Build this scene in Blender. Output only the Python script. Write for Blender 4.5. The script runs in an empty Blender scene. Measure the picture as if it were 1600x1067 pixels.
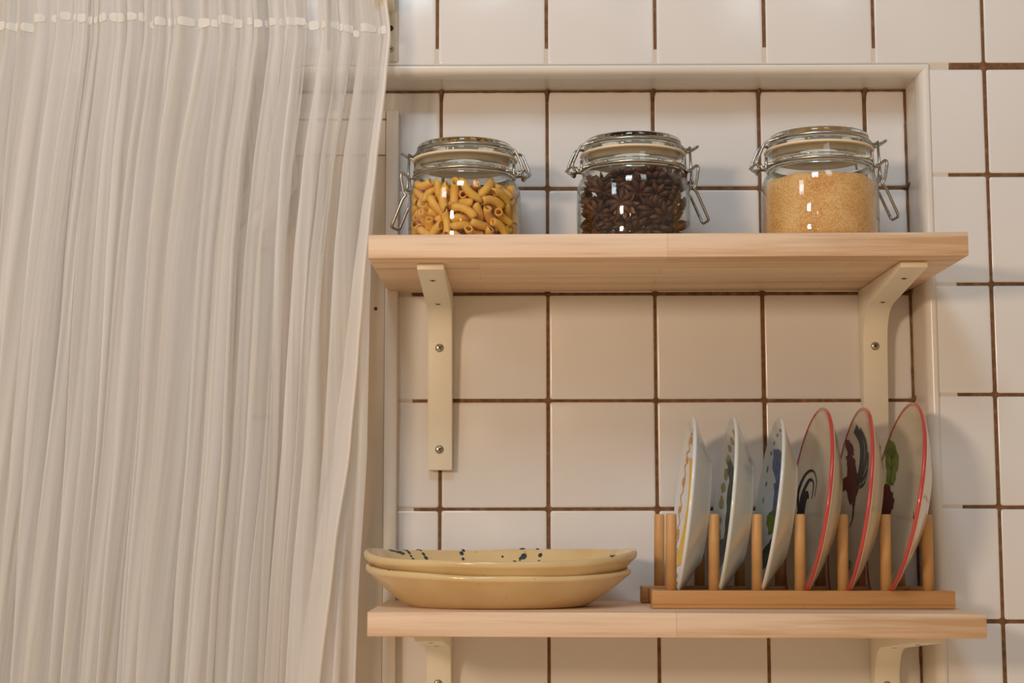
import bpy, bmesh, math, random
from mathutils import Vector, Matrix, Euler
from mathutils import noise as mnoise

SC = bpy.context.scene
COL = SC.collection
PI = math.pi

# ------------------------------------------------------------------ camera, world, lights, exposure
cam_d = bpy.data.cameras.new('camera')
cam_d.sensor_width = 36.0
cam_d.lens = 2498.2 / 1600 * 36
cam_d.clip_start = 0.01
cam = bpy.data.objects.new('camera', cam_d)
COL.objects.link(cam)
# standing 1.48 m from the niche, tilted up a little over 6 degrees
_th, _yw, _ro = .1113, -.0076, .0013
cy, sy = math.cos(_yw), math.sin(_yw)
ct_, st_ = math.cos(_th), math.sin(_th)
cr, sr = math.cos(_ro), math.sin(_ro)
M1 = Matrix(((cy, -sy, 0), (sy, cy, 0), (0, 0, 1)))
M2 = Matrix(((1, 0, 0), (0, ct_, st_), (0, -st_, ct_)))
M3 = Matrix(((cr, 0, -sr), (0, 1, 0), (sr, 0, cr)))
W2C = M3 @ M2 @ M1
R_ = Matrix((W2C[0], W2C[2], -W2C[1])).transposed()
cam.matrix_world = Matrix.Translation((0, -1.4796, 0)) @ R_.to_4x4()
SC.camera = cam

SC.view_settings.view_transform = 'Standard'
SC.view_settings.look = 'None'
SC.view_settings.gamma = 1
SC.view_settings.use_curve_mapping = False
SC.view_settings.exposure = 0.0
SC.cycles.max_bounces = 14
SC.cycles.diffuse_bounces = 5
SC.cycles.glossy_bounces = 6
SC.cycles.transmission_bounces = 12
SC.cycles.transparent_max_bounces = 40
SC.cycles.sample_clamp_indirect = 4

world = bpy.data.worlds.new('room light')
SC.world = world
world.use_nodes = True
_n = world.node_tree.nodes
_l = world.node_tree.links
_n.clear()
_tc = _n.new('ShaderNodeTexCoord')
_sp = _n.new('ShaderNodeSeparateXYZ')
_mr = _n.new('ShaderNodeMapRange')
_mr.inputs[1].default_value = -1; _mr.inputs[2].default_value = 1
_cr = _n.new('ShaderNodeValToRGB')
_cr.color_ramp.elements[0].color = (.56, .38, .215, 1)      # warm counter and floor below
_cr.color_ramp.elements[0].position = .25
_cr.color_ramp.elements[1].color = (.17, .145, .12, 1)        # painted ceiling above
_cr.color_ramp.elements[1].position = .62
_e = _cr.color_ramp.elements.new(.47); _e.color = (.38, .265, .17, 1)
_bg = _n.new('ShaderNodeBackground'); _bg.inputs[1].default_value = 1.0
_ow = _n.new('ShaderNodeOutputWorld')
_l.new(_tc.outputs['Generated'], _sp.inputs[0]); _l.new(_sp.outputs[2], _mr.inputs[0])
_l.new(_mr.outputs[0], _cr.inputs[0]); _l.new(_cr.outputs[0], _bg.inputs[0]); _l.new(_bg.outputs[0], _ow.inputs[0])


def area(name, loc, target, sx, sy_, power, col):
    d = bpy.data.lights.new(name, 'AREA'); d.shape = 'RECTANGLE'; d.size = sx; d.size_y = sy_
    d.energy = power; d.color = col
    o = bpy.data.objects.new(name, d); COL.objects.link(o)
    o.location = loc
    o.rotation_euler = (Vector(target) - Vector(loc)).to_track_quat('-Z', 'Y').to_euler()
    return o


# ceiling lamp over the counter, daylight from across the room, a small warm lamp behind the viewer
area('ceiling_lamp', (-.25, -1.54, 1.34), (.1, 0, .1), .36, .46, 9.2, (.76, .905, 1.03))
area('counter_lamp', (.42, -.98, 1.02), (.15, 0, .15), .20, .42, 1.0, (.88, .95, 1.0))
area('room_window', (-1.7, -2.0, 1.0), (.1, 0, .1), .42, .30, 3.2, (.80, .91, 1.0))
area('side_lamp', (-.88, -1.95, .36), (.05, 0, .08), .24, .16, 13.2, (1.0, .75, .53))
_d = bpy.data.lights.new('warm_lamp', 'POINT'); _d.energy = 1.2; _d.color = (1, .62, .32); _d.shadow_soft_size = .035
_o = bpy.data.objects.new('warm_lamp', _d); COL.objects.link(_o); _o.location = (-.27, -2.05, .235)

# ------------------------------------------------------------------ material helpers


class NT:
    def __init__(self, name):
        self.m = bpy.data.materials.new(name); self.m.use_nodes = True
        self.t = self.m.node_tree; self.n = self.t.nodes; self.n.clear()
        self.out = self.n.new('ShaderNodeOutputMaterial')

    def add(self, typ, **kw):
        x = self.n.new('ShaderNode' + typ)
        for k, v in kw.items():
            if k[0] == 'i' and k[1:].isdigit():
                self.set(x.inputs[int(k[1:])], v)
            elif k in x.inputs:
                self.set(x.inputs[k], v)
            elif hasattr(x, k):
                setattr(x, k, v)
            else:
                self.set(x.inputs[k.replace('_', ' ')], v)
        return x

    def set(self, inp, v):
        if isinstance(v, bpy.types.NodeSocket):
            self.t.links.new(v, inp)
        elif isinstance(v, bpy.types.Node):
            self.t.links.new(v.outputs[0], inp)
        else:
            if isinstance(v, tuple) and len(v) == 3 and inp.type == 'RGBA':
                v = (*v, 1)
            inp.default_value = v

    def ramp(self, fac, stops, interp='LINEAR'):
        r = self.n.new('ShaderNodeValToRGB'); r.color_ramp.interpolation = interp
        self.set(r.inputs[0], fac)
        e = r.color_ramp.elements
        while len(e) < len(stops):
            e.new(.5)
        for q, (p, c) in zip(e, sorted(stops, key=lambda s: s[0])):
            q.position = p; q.color = (*c, 1) if len(c) == 3 else c
        return r.outputs[0]

    def math(self, op, a, b=None, clamp=False):
        x = self.n.new('ShaderNodeMath'); x.operation = op; x.use_clamp = clamp
        self.set(x.inputs[0], a)
        if b is not None:
            self.set(x.inputs[1], b)
        return x.outputs[0]

    def mix(self, f, a, b, mode='MIX'):
        x = self.n.new('ShaderNodeMix'); x.data_type = 'RGBA'; x.blend_type = mode
        self.set(x.inputs[0], f); self.set(x.inputs[6], a); self.set(x.inputs[7], b)
        return x.outputs[2]

    def obj(self):
        return self.add('TexCoord').outputs['Object']

    def mapping(self, scale=(1, 1, 1), vec=None, loc=(0, 0, 0)):
        return self.add('Mapping', Vector=vec or self.obj(), Scale=scale, Location=loc).outputs[0]

    def noise(self, scale, detail=2, vec=None, rough=.5):
        return self.add('TexNoise', Vector=vec or self.obj(), Scale=scale, Detail=detail, Roughness=rough)

    def bump(self, h, strength=.2, dist=.001):
        return self.add('Bump', Height=h, Strength=strength, Distance=dist).outputs[0]

    def pbr(self, **kw):
        b = self.add('BsdfPrincipled')
        for k, v in kw.items():
            self.set(b.inputs[k.replace('_', ' ')], v)
        self.t.links.new(b.outputs[0], self.out.inputs[0])
        return b


def plain(name, col, rough=.5, metal=0., spec=.5, coat=0., var=0., sc=60, bump=0.):
    t = NT(name)
    n = t.noise(sc, 3).outputs[0]
    c = t.ramp(n, [(.3, tuple(x * (1 - var) for x in col)), (.7, tuple(min(1, x * (1 + var)) for x in col))]) if var else col
    kw = dict(Base_Color=c, Roughness=rough, Metallic=metal, Specular_IOR_Level=spec, Coat_Weight=coat)
    if bump:
        kw['Normal'] = t.bump(n, bump, .001)
    t.pbr(**kw)
    return t.m


def tile_mat():
    t = NT('white glazed tile')
    n = t.noise(9, 3).outputs[0]
    c = t.ramp(n, [(.3, (.755, .73, .715)), (.7, (.79, .77, .755))])
    w = t.noise(26, 1).outputs[0]
    t.pbr(Base_Color=c, Roughness=.20, Specular_IOR_Level=.5, Normal=t.bump(w, .10, .004))
    return t.m


def grout_mat(name, edge=None, edge2=None, left=None):
    """brown grout; white caulk where it meets the trims"""
    t = NT(name)
    n = t.noise(140, 4).outputs[0]
    c = t.ramp(n, [(.25, (.10, .044, .015)), (.55, (.19, .092, .038)), (.8, (.30, .165, .080))])
    if edge or left:
        s = t.add('SeparateXYZ', Vector=t.obj())
        wob = t.math('MULTIPLY', t.noise(23, 1).outputs[0], .016)
        f = None
        if edge:
            a = t.math('LESS_THAN', s.outputs[0], t.math('ADD', wob, edge))
            b = t.math('GREATER_THAN', s.outputs[0], edge - .02)
            f = t.math('MULTIPLY', a, b)
            if edge2:
                b2 = t.math('LESS_THAN', s.outputs[2], t.math('ADD', t.math('MULTIPLY', wob, .45), edge2))
                f2 = t.math('MULTIPLY', b2, t.math('GREATER_THAN', s.outputs[2], edge2 - .03))
                f2 = t.math('MULTIPLY', f2, t.math('LESS_THAN', s.outputs[0], t.math('ADD', wob, edge - .004)))
                f = t.math('MAXIMUM', f, f2)
        if left is not None:
            a = t.math('LESS_THAN', s.outputs[0], t.math('ADD', wob, left))
            f = a if f is None else t.math('MAXIMUM', f, a)
        c = t.mix(f, c, (.66, .58, .49))
    t.pbr(Base_Color=c, Roughness=.85, Normal=t.bump(n, .5, .001))
    return t.m


def wood_mat(name, base, dark, stave, axis_scale, rough=.5, contrast=1.0):
    t = NT(name)
    v = t.obj()
    s = t.add('SeparateXYZ', Vector=v)
    comb = t.add('CombineXYZ', X=s.outputs[0], Y=t.math('ADD', s.outputs[1], t.math('MULTIPLY', s.outputs[2], .62)), Z=0.0)
    br = t.add('TexBrick', Vector=comb.outputs[0], Color1=(.0, .0, .0), Color2=(1., 1., 1.), Mortar=(.5, .5, .5), Scale=1.0,
               Mortar_Size=.0004)
    br.inputs['Brick Width'].default_value = stave[0]; br.inputs['Row Height'].default_value = stave[1]
    br.inputs['Bias'].default_value = 0.0
    tone = br.outputs[0]
    g1 = t.noise(1, 5, t.mapping((axis_scale, axis_scale * 26, axis_scale * 26)), .65).outputs[0]
    g2 = t.noise(1, 3, t.mapping((axis_scale * 2.2, axis_scale * 90, axis_scale * 90)), .6).outputs[0]
    ton2 = t.math('MULTIPLY', t.math('SUBTRACT', tone, .5), .20 * contrast)
    f = t.math('ADD', t.math('ADD', t.math('MULTIPLY', t.math('SUBTRACT', g1, .5), 1.5 * contrast), t.math('MULTIPLY', g2, .45)), t.math('ADD', ton2, .33))
    c = t.ramp(f, [(.2, dark), (.55, base), (.85, tuple(min(1, x * 1.10) for x in base))])
    c = t.mix(t.math('MULTIPLY', br.outputs['Fac'], .28), c, tuple(x * .42 for x in dark))
    t.pbr(Base_Color=c, Roughness=rough, Normal=t.bump(g2, .12, .0006))
    return t.m


def glass_mat(name, tint, edge, reflect=1.0):
    """clear thin glass: light passes, the surface reflects, thick grazing parts look greener"""
    t = NT(name)
    lw = t.add('LayerWeight', Blend=.5)
    c = t.ramp(lw.outputs['Facing'], [(.0, tint), (.62, tint), (.98, edge)])
    tr = t.add('BsdfTransparent', Color=c)
    gl = t.add('BsdfGlossy', Color=(1, 1, 1), Roughness=.03)
    # Fresnel reflection of a glass pane, the same seen from either side
    w = t.math('ADD', t.math('MULTIPLY', t.math('POWER', lw.outputs['Facing'], 5.0), .85), .045 * reflect, clamp=True)
    mx = t.add('MixShader', i0=w, i1=tr.outputs[0], i2=gl.outputs[0])
    t.t.links.new(mx.outputs[0], t.out.inputs[0])
    return t.m


def real_glass(name, col):
    t = NT(name)
    g = t.add('BsdfGlass', Color=col, Roughness=0.0, IOR=1.45)
    t.t.links.new(g.outputs[0], t.out.inputs[0])
    return t.m


def sheer_mat(name, col, alpha, thin=()):
    """net cloth; its gathering varies along the cloth's own width (UV x)"""
    t = NT(name)
    uv = t.add('UVMap').outputs[0]
    m1_ = t.add('Mapping', Vector=uv, Scale=(260, 1.6, 1)).outputs[0]
    m2_ = t.add('Mapping', Vector=uv, Scale=(70, .8, 1)).outputs[0]
    n1 = t.noise(1, 2, m1_).outputs[0]
    n2 = t.noise(1, 1, m2_).outputs[0]
    den = t.math('ADD', t.math('MULTIPLY', n1, .6), t.math('MULTIPLY', n2, .4))
    c = t.ramp(den, [(.32, tuple(x * y for x, y in zip(col, (.90, .87, .80)))), (.52, col), (.7, tuple(min(.96, x * 1.04) for x in col))])
    d = t.add('BsdfDiffuse', Color=c)
    tl = t.add('BsdfTranslucent', Color=c)
    m1 = t.add('MixShader', i0=.28, i1=d.outputs[0], i2=tl.outputs[0])
    tr = t.add('BsdfTransparent', Color=(1, 1, 1))
    # threads cover more of the view where the cloth turns away
    lw = t.add('LayerWeight', Blend=.5)
    a = t.math('ADD', t.math('MULTIPLY', lw.outputs['Facing'], .45), alpha)
    a = t.math('ADD', a, t.math('MULTIPLY', t.math('SUBTRACT', den, .5), .7))
    if thin:
        stops = [(0., (0, 0, 0))]
        for u0, u1, k in thin:
            stops += [(u0 - .002, (0, 0, 0)), (u0 + .002, (k,) * 3), (u1 - .002, (k,) * 3), (u1 + .002, (0, 0, 0))]
        sx = t.add('SeparateXYZ', Vector=uv).outputs[0]
        a = t.math('SUBTRACT', a, t.ramp(sx, stops))
    a = t.math('MINIMUM', t.math('MAXIMUM', a, .22), .97)
    mx = t.add('MixShader', i0=a, i1=tr.outputs[0], i2=m1.outputs[0])
    t.t.links.new(mx.outputs[0], t.out.inputs[0])
    return t.m


def set_uv(o, uvs):
    me = o.data
    L = me.uv_layers.new(name='UVMap')
    for lp in me.loops:
        L.data[lp.index].uv = uvs[lp.vertex_index]


# ------------------------------------------------------------------ mesh helpers
def link(name, me, mats, parent=None, smooth=True):
    if not isinstance(mats, (list, tuple)):
        mats = [mats]
    for m in mats:
        me.materials.append(m)
    if smooth:
        for p in me.polygons:
            p.use_smooth = True
    o = bpy.data.objects.new(name, me)
    COL.objects.link(o)
    if parent is not None:
        o.parent = parent
    return o


def mesh(name, vs, fs, mats, parent=None, smooth=True, mi=None):
    me = bpy.data.meshes.new(name)
    me.from_pydata([tuple(v) for v in vs], [], fs)
    if mi:
        for p, k in zip(me.polygons, mi):
            p.material_index = k
    me.update()
    return link(name, me, mats, parent, smooth)


def bmobj(name, bm, mats, parent=None, smooth=False, autos=None):
    me = bpy.data.meshes.new(name)
    bmesh.ops.recalc_face_normals(bm, faces=bm.faces)
    bm.to_mesh(me); bm.free()
    if autos is not None:
        for p in me.polygons:
            p.use_smooth = True
        me.set_sharp_from_angle(angle=math.radians(autos))
        return link(name, me, mats, parent, False)
    return link(name, me, mats, parent, smooth)


def tag(o, label=None, cat=None, group=None, kind=None):
    if label: o['label'] = label
    if cat: o['category'] = cat
    if group: o['group'] = group
    if kind: o['kind'] = kind
    return o


def empty(name, loc, rz=0.):
    o = bpy.data.objects.new(name, None)
    o.empty_display_size = .02
    COL.objects.link(o); o.location = loc; o.rotation_euler = (0, 0, rz)
    return o


def children(o):
    return [c for c in bpy.data.objects if c.parent == o]


def copy_tree(o, parent=None):
    c = o.copy(); COL.objects.link(c); c.parent = parent
    for ch in children(o):
        copy_tree(ch, c)
    return c


def add_box(bm, x0, x1, y0, y1, z0, z1, bev=0., seg=2):
    r = bmesh.ops.create_cube(bm, size=1)
    for v in r['verts']:
        v.co = Vector(((x0 + x1) / 2 + v.co.x * (x1 - x0), (y0 + y1) / 2 + v.co.y * (y1 - y0), (z0 + z1) / 2 + v.co.z * (z1 - z0)))
    if bev:
        es = list({e for v in r['verts'] for e in v.link_edges})
        bmesh.ops.bevel(bm, geom=es, offset=bev, segments=seg, affect='EDGES', profile=.5)


def box(name, x0, x1, y0, y1, z0, z1, mat, parent=None, bev=.0008, seg=2):
    bm = bmesh.new(); add_box(bm, x0, x1, y0, y1, z0, z1, bev, seg)
    return bmobj(name, bm, mat, parent, autos=40)


def lathe_data(prof, n=72):
    vs, fs = [], []
    rings = []
    for r, z in prof:
        if r < 1e-6:
            rings.append([len(vs)]); vs.append((0, 0, z))
        else:
            rings.append(list(range(len(vs), len(vs) + n)))
            for k in range(n):
                a = 2 * PI * k / n
                vs.append((r * math.cos(a), r * math.sin(a), z))
    for A, B in zip(rings, rings[1:]):
        for k in range(n):
            k2 = (k + 1) % n
            if len(A) == 1 and len(B) == 1:
                continue
            if len(A) == 1:
                fs.append((A[0], B[k], B[k2]))
            elif len(B) == 1:
                fs.append((A[k], B[0], A[k2]))
            else:
                fs.append((A[k], B[k], B[k2], A[k2]))
    return vs, fs


def smooth_prof(pts, it=1, closed=False):
    """Chaikin corner cutting, ends kept"""
    for _ in range(it):
        q = [pts[0]]
        for a, b in zip(pts, pts[1:]):
            q.append(tuple(.75 * x + .25 * y for x, y in zip(a, b)))
            q.append(tuple(.25 * x + .75 * y for x, y in zip(a, b)))
        q.append(pts[-1]); pts = q
    return pts


def lathe(name, prof, mats, parent=None, n=72):
    vs, fs = lathe_data(prof, n)
    bm = bmesh.new()
    me = bpy.data.meshes.new(name)
    me.from_pydata(vs, [], fs)
    bm.from_mesh(me); bmesh.ops.recalc_face_normals(bm, faces=bm.faces); bm.to_mesh(me); bm.free()
    return link(name, me, mats, parent, True)


def tube_data(pts, r, n=8, closed=False, vs=None, fs=None):
    vs = vs if vs is not None else []
    fs = fs if fs is not None else []
    P = [Vector(p) for p in pts]
    m = len(P)
    up = None
    rings = []
    for i in range(m):
        if closed:
            t = (P[(i + 1) % m] - P[i - 1])
        else:
            t = P[min(i + 1, m - 1)] - P[max(i - 1, 0)]
        t.normalize()
        if up is None:
            up = Vector((0, 0, 1)) if abs(t.z) < .9 else Vector((0, 1, 0))
        s = t.cross(up)
        if s.length < 1e-5:
            s = t.cross(Vector((1, 0, 0)))
        s.normalize(); up = s.cross(t).normalized()
        rr = r[i] if isinstance(r, (list, tuple)) else r
        ring = []
        for k in range(n):
            a = 2 * PI * k / n
            ring.append(len(vs)); vs.append(P[i] + s * math.cos(a) * rr + up * math.sin(a) * rr)
        rings.append(ring)
    for i in range(m if closed else m - 1):
        A, B = rings[i], rings[(i + 1) % m]
        for k in range(n):
            fs.append((A[k], A[(k + 1) % n], B[(k + 1) % n], B[k]))
    if not closed:
        fs.append(tuple(rings[0][::-1])); fs.append(tuple(rings[-1]))
    return vs, fs


def rounded(pts, r=.002, k=4, closed=False):
    """round the corners of a polyline"""
    P = [Vector(p) for p in pts]
    out = []
    m = len(P)
    rng = range(m) if closed else range(1, m - 1)
    if not closed:
        out.append(P[0])
    for i in rng:
        a, b, c = P[i - 1], P[i], P[(i + 1) % m]
        d1 = min(r, (a - b).length * .45); d2 = min(r, (c - b).length * .45)
        p = b + (a - b).normalized() * d1; q = b + (c - b).normalized() * d2
        for j in range(k + 1):
            s = j / k
            out.append(p * (1 - s) ** 2 + b * 2 * s * (1 - s) + q * s * s)
    if not closed:
        out.append(P[-1])
    return out


def wire(name, paths, r, mat, parent):
    vs, fs = [], []
    for pts, closed in paths:
        tube_data(pts, r, 8, closed, vs, fs)
    return mesh(name, vs, fs, mat, parent)


# ------------------------------------------------------------------ materials
M = {}
M['tile'] = tile_mat()
M['grout'] = grout_mat('brown grout', edge=.3795, edge2=.4265)
M['grout_in'] = grout_mat('brown grout of the niche', left=-.112)
M['grout_corner'] = grout_mat('brown corner grout')
M['trim'] = plain('white glazed trim', (.77, .73, .67), .25, var=.03, sc=14)
M['reveal'] = plain('niche side paint', (.76, .70, .62), .35, var=.06, sc=18)
M['frame'] = plain('aged white frame paint', (.66, .58, .49), .45, var=.10, sc=12, bump=.1)
M['frame2'] = plain('beige casement paint', (.58, .48, .36), .5, var=.12, sc=9, bump=.1)
M['pane'] = plain('frosted pale window pane', (.58, .60, .60), .25, var=.08, sc=7)
M['black_gap'] = plain('dark rubber seal', (.03, .025, .02), .7)
M['wood'] = wood_mat('pale beech shelf board', (.77, .57, .405), (.58, .35, .185), (.31, .030), 3.0, .48, 1.25)
M['bamboo'] = wood_mat('carbonised bamboo', (.52, .255, .085), (.33, .135, .038), (.9, .013), 5.0, .42, .6)
M['dowel'] = plain('pale bamboo dowel', (.63, .345, .13), .45, var=.10, sc=40)
M['cream'] = plain('cream painted wood bracket', (.85, .80, .67), .42, var=.02, sc=20)
M['screw'] = plain('zinc screw', (.50, .46, .36), .32, metal=1.0)
M['recess'] = plain('dark recess', (.03, .02, .012), .8)
M['steel'] = plain('steel wire', (.50, .47, .42), .27, metal=1.0)
M['glass'] = glass_mat('clear jar glass', (.975, .985, .975), (.50, .56, .51))
M['lidglass'] = real_glass('thick lid glass', (.975, .99, .975))
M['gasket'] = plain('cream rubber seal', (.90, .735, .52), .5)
M['pasta'] = plain('durum pasta', (.90, .49, .085), .42, var=.13, sc=90, spec=.45)
M['pod'] = plain('anise pod', (.095, .030, .013), .55, var=.45, sc=160, bump=.6)
M['seed'] = plain('anise seed', (.27, .095, .03), .2, var=.3, sc=90)
M['grille'] = plain('bracket plate', (.60, .55, .47), .4, metal=.25)
M['curtain'] = sheer_mat('cream sheer net', (.91, .90, .895), .66, ((.776, .797, .34), (.842, .866, .34), (.922, .946, .36), (.979, .990, .38)))  # lower-opacity strips, their UV x worked out from image pixel columns
M['backnet'] = sheer_mat('cream sheer net behind', (.91, .90, .895), .66)
M['tape'] = sheer_mat('white gathering tape', (.96, .95, .93), .85)
M['hem'] = sheer_mat('pale hem', (.95, .91, .84), .65)

# ------------------------------------------------------------------ the setting; coordinates from here on mostly back-projected from image pixel positions
RECW = -.051      # front of the outer tiles
NX, NT_, NB, NL = .3611, .4043, -.46, -.50          # niche edges
OX, OZ = .421, .4109                                # outer grid
IX, IZ = -.0778, .310                               # inner grid


def tile_field(name, yf, gx, gz, rect_list, seed, gmat, gap=.0021, gp=.0007):
    rnd = random.Random(seed)
    vs, fs, mi = [], [], []
    rings_def = [(0., .0024), (.0003, .0010), (.0010, .0003), (.0024, 0.)]

    def tile(x0, x1, z0, z1):
        if x1 - x0 < .004 or z1 - z0 < .004:
            return
        tx, tz = rnd.gauss(0, .0022), rnd.gauss(0, .0022)
        cx, cz = (x0 + x1) / 2, (z0 + z1) / 2
        rings = []
        for ins, dy in rings_def:
            ring = []
            r = .0020
            for cxx, czz, a0 in ((x1 - ins - r, z1 - ins - r, 0), (x0 + ins + r, z1 - ins - r, 90), (x0 + ins + r, z0 + ins + r, 180), (x1 - ins - r, z0 + ins + r, 270)):
                for j in range(4):
                    a = math.radians(a0 + j * 30)
                    x = cxx + r * math.cos(a); z = czz + r * math.sin(a)
                    y = yf + dy + (x - cx) * tx + (z - cz) * tz
                    ring.append(len(vs)); vs.append((x, y, z))
            rings.append(ring)
        for A, B in zip(rings, rings[1:]):
            n = len(A)
            for k in range(n):
                fs.append((A[k], A[(k + 1) % n], B[(k + 1) % n], B[k])); mi.append(0)
        fs.append(tuple(rings[-1])); mi.append(0)
    for (rx0, rx1, rz0, rz1) in rect_list:
        i0 = math.floor((rx0 - gx) / .1) - 1
        j0 = math.floor((rz0 - gz) / .1) - 1
        for i in range(i0, i0 + 60):
            a, b = gx + i * .1, gx + (i + 1) * .1
            if b <= rx0 or a >= rx1: continue
            for j in range(j0, j0 + 60):
                c, d = gz + j * .1, gz + (j + 1) * .1
                if d <= rz0 or c >= rz1: continue
                g = gap / 2
                w = lambda: rnd.uniform(-.0003, .0003)
                tile(max(a + g + w(), rx0), min(b - g + w(), rx1), max(c + g + w(), rz0), min(d - g + w(), rz1))
        k = len(vs)
        vs.extend([(rx0, yf + gp, rz0), (rx1, yf + gp, rz0), (rx1, yf + gp, rz1), (rx0, yf + gp, rz1)])
        fs.append((k, k + 1, k + 2, k + 3)); mi.append(1)
    o = mesh(name, vs, fs, [M['tile'], gmat], None, True, mi)
    me = o.data
    me.set_sharp_from_angle(angle=math.radians(50))
    return o


tag(tile_field('wall_back', RECW, OX, OZ,
               [(NX + .0085, 1.25, -.86, NT_ + .0105), (-1.15, 1.25, NT_ + .0105, 1.25), (-1.15, NL, -.86, NT_ + .0105), (NL, NX + .0085, -.86, NB)], 3, M['grout']),
    'white square tile wall with brown grout around the recess', kind='structure')
tag(tile_field('wall_niche', 0., IX, IZ, [(-.222, NX - .0008, NB, NT_ - .0008), (NL, -.222, .381, NT_ - .0008)], 5, M['grout_in']),
    'tiled back of the shallow recess behind the shelves', kind='structure')


def bead_profile():
    return [(0.0, -.0405)] + [(.0005 + .0072 * (1 - math.cos(a)), -.0435 - .0090 * math.sin(a)) for a in [PI / 2 * k / 7 for k in range(8)]] + [(.0092, -.0525), (.0097, -.0520), (.0097, -.0505)]


def trims():
    bp = bead_profile()
    # right upright
    vs, fs = [], []
    for d, y in bp:
        vs.append((NX + d, y, NB)); vs.append((NX + d, y, NT_ + d * 1.0))
    for i in range(len(bp) - 1):
        fs.append((2 * i, 2 * i + 2, 2 * i + 3, 2 * i + 1))
    tag(mesh('trim_1', vs, fs, M['trim']), 'white rounded bead down the right edge of the recess', kind='structure')
    vs, fs = [], []
    for d, y in bp:
        vs.append((NL, y, NT_ + d)); vs.append((NX + d, y, NT_ + d))
    for i in range(len(bp) - 1):
        fs.append((2 * i, 2 * i + 1, 2 * i + 3, 2 * i + 2))
    tag(mesh('trim_2', vs, fs, M['trim']), 'white rounded bead along the top edge of the recess', kind='structure')
    # the sides of the recess
    y0, y1 = -.0406, .002
    vs = [(NX, y0, NB), (NX, y1, NB), (NX, y1, NT_), (NX, y0, NT_)]
    tag(mesh('wall_niche_side', vs, [(0, 1, 2, 3)], M['reveal'], smooth=False), 'smooth cream side of the recess', kind='structure')
    vs = [(NL, y0, NT_), (NX, y0, NT_), (NX, y1, NT_), (NL, y1, NT_)]
    tag(mesh('wall_niche_top', vs, [(0, 1, 2, 3)], M['reveal'], smooth=False), 'smooth cream underside of the top of the recess', kind='structure')
    vs = [(NL, -.053, NB), (NX, -.053, NB), (NX, .002, NB), (NL, .002, NB), (NL, -.053, NB), (NL, .002, NB), (NL, .002, NT_), (NL, -.053, NT_)]
    tag(mesh('wall_niche_sill', vs, [(0, 1, 2, 3), (4, 5, 6, 7)], M['reveal'], smooth=False), 'cream sill and far side of the recess', kind='structure')
    # brown grout run into the inside corners, wandering and blotched
    vs, fs = [], []
    P = [(NX - .0006 + .0006 * mnoise.noise(Vector((0, 0, k * .9))), -.0002, NB + (NT_ - NB) * k / 120) for k in range(121)]
    R = [.0015 * (1 + .45 * mnoise.noise(Vector((3, 1, k * .35)))) for k in range(121)]
    tube_data(P, R, 6, False, vs, fs)
    P = [(-.222 + (NX + .222) * k / 100, -.0004, NT_ - .0004 + .0005 * mnoise.noise(Vector((5, 0, k * .6)))) for k in range(101)]
    R = [.0016 * (1 + .35 * mnoise.noise(Vector((7, 1, k * .4)))) for k in range(101)]
    tube_data(P, R, 6, False, vs, fs)
    # small smears where the joints reach the corner
    for z in (IZ, IZ - .1, IZ - .2, IZ - .3, IZ - .4, IZ - .5):
        tube_data([(NX - .006, -.0002, z), (NX - .0012, -.0010, z), (NX - .0004, -.0045, z + .001), (NX - .0001, -.0095, z + .0035)], [.0008, .0022, .0017, .0004], 6, False, vs, fs)
    for i in range(-1, 5):
        x = IX + .1 * i
        tube_data([(x, -.0002, NT_ - .010), (x, -.0008, NT_ - .0028), (x + .0002, -.0042, NT_ - .0004), (x + .0006, -.008, NT_ - .0001)], [.0009, .0021, .0018, .0003], 6, False, vs, fs)
    tag(mesh('trim_3', vs, fs, M['grout_corner']), 'brown grout in the inner corners of the recess', kind='structure')


trims()

# window on the left, behind the curtain
win = empty('window_1', (-.30, 0, NB))
tag(win, 'old painted window behind the sheer curtain', kind='structure')


def wbox(name, x0, x1, y0, y1, z0, z1, mat, bev=.0012, par=None):
    o = box(name, x0 + .30, x1 + .30, y0, y1, z0 - NB, z1 - NB, mat, par or win, bev)
    return o


bm = bmesh.new()
add_box(bm, -.1288 + .30, -.1168 + .30, -.016, .003, 0, .3822 - NB, .0015)
add_box(bm, NL + .30, -.1290 + .30, -.0155, .003, .3740 - NB, .3820 - NB, .0015)
bmobj('frame', bm, M['frame'], win, autos=40)
sash = wbox('stile', -.2320, -.1291, -.0105, .003, NB, .3400, M['frame2'])
wbox('top_rail', NL, -.1291, -.0125, .003, .3402, .3736, M['frame'])
wbox('sash_rail', NL, -.2322, -.0105, .003, .2530, .3398, M['frame2'])
wbox('middle_rail', NL, -.2322, -.0105, .003, .0963, .1260, M['frame2'])
wbox('pane', NL, -.2322, -.0030, .0015, .1262, .2528, M['pane'], .0)
wbox('pane', NL, -.2322, -.0030, .0015, NB, .0961, M['pane'], .0)
wbox('seal', -.2345, -.2322, -.0112, -.003, .1262, .2528, M['black_gap'], .0003)
wbox('seal', NL, -.2346, -.0085, -.003, .2510, .2528, M['black_gap'], .0003)
wbox('seal', NL, -.2322, -.0085, -.003, .0945, .0961, M['black_gap'], .0003)
# nail hole in the frame
bm = bmesh.new()
bmesh.ops.create_uvsphere(bm, u_segments=10, v_segments=6, radius=.0016)
nh = bmobj('nail', bm, M['recess'], win, smooth=True); nh.location = (-.1375 + .30, -.0108, .195 - NB)

# ------------------------------------------------------------------ shelves


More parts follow.
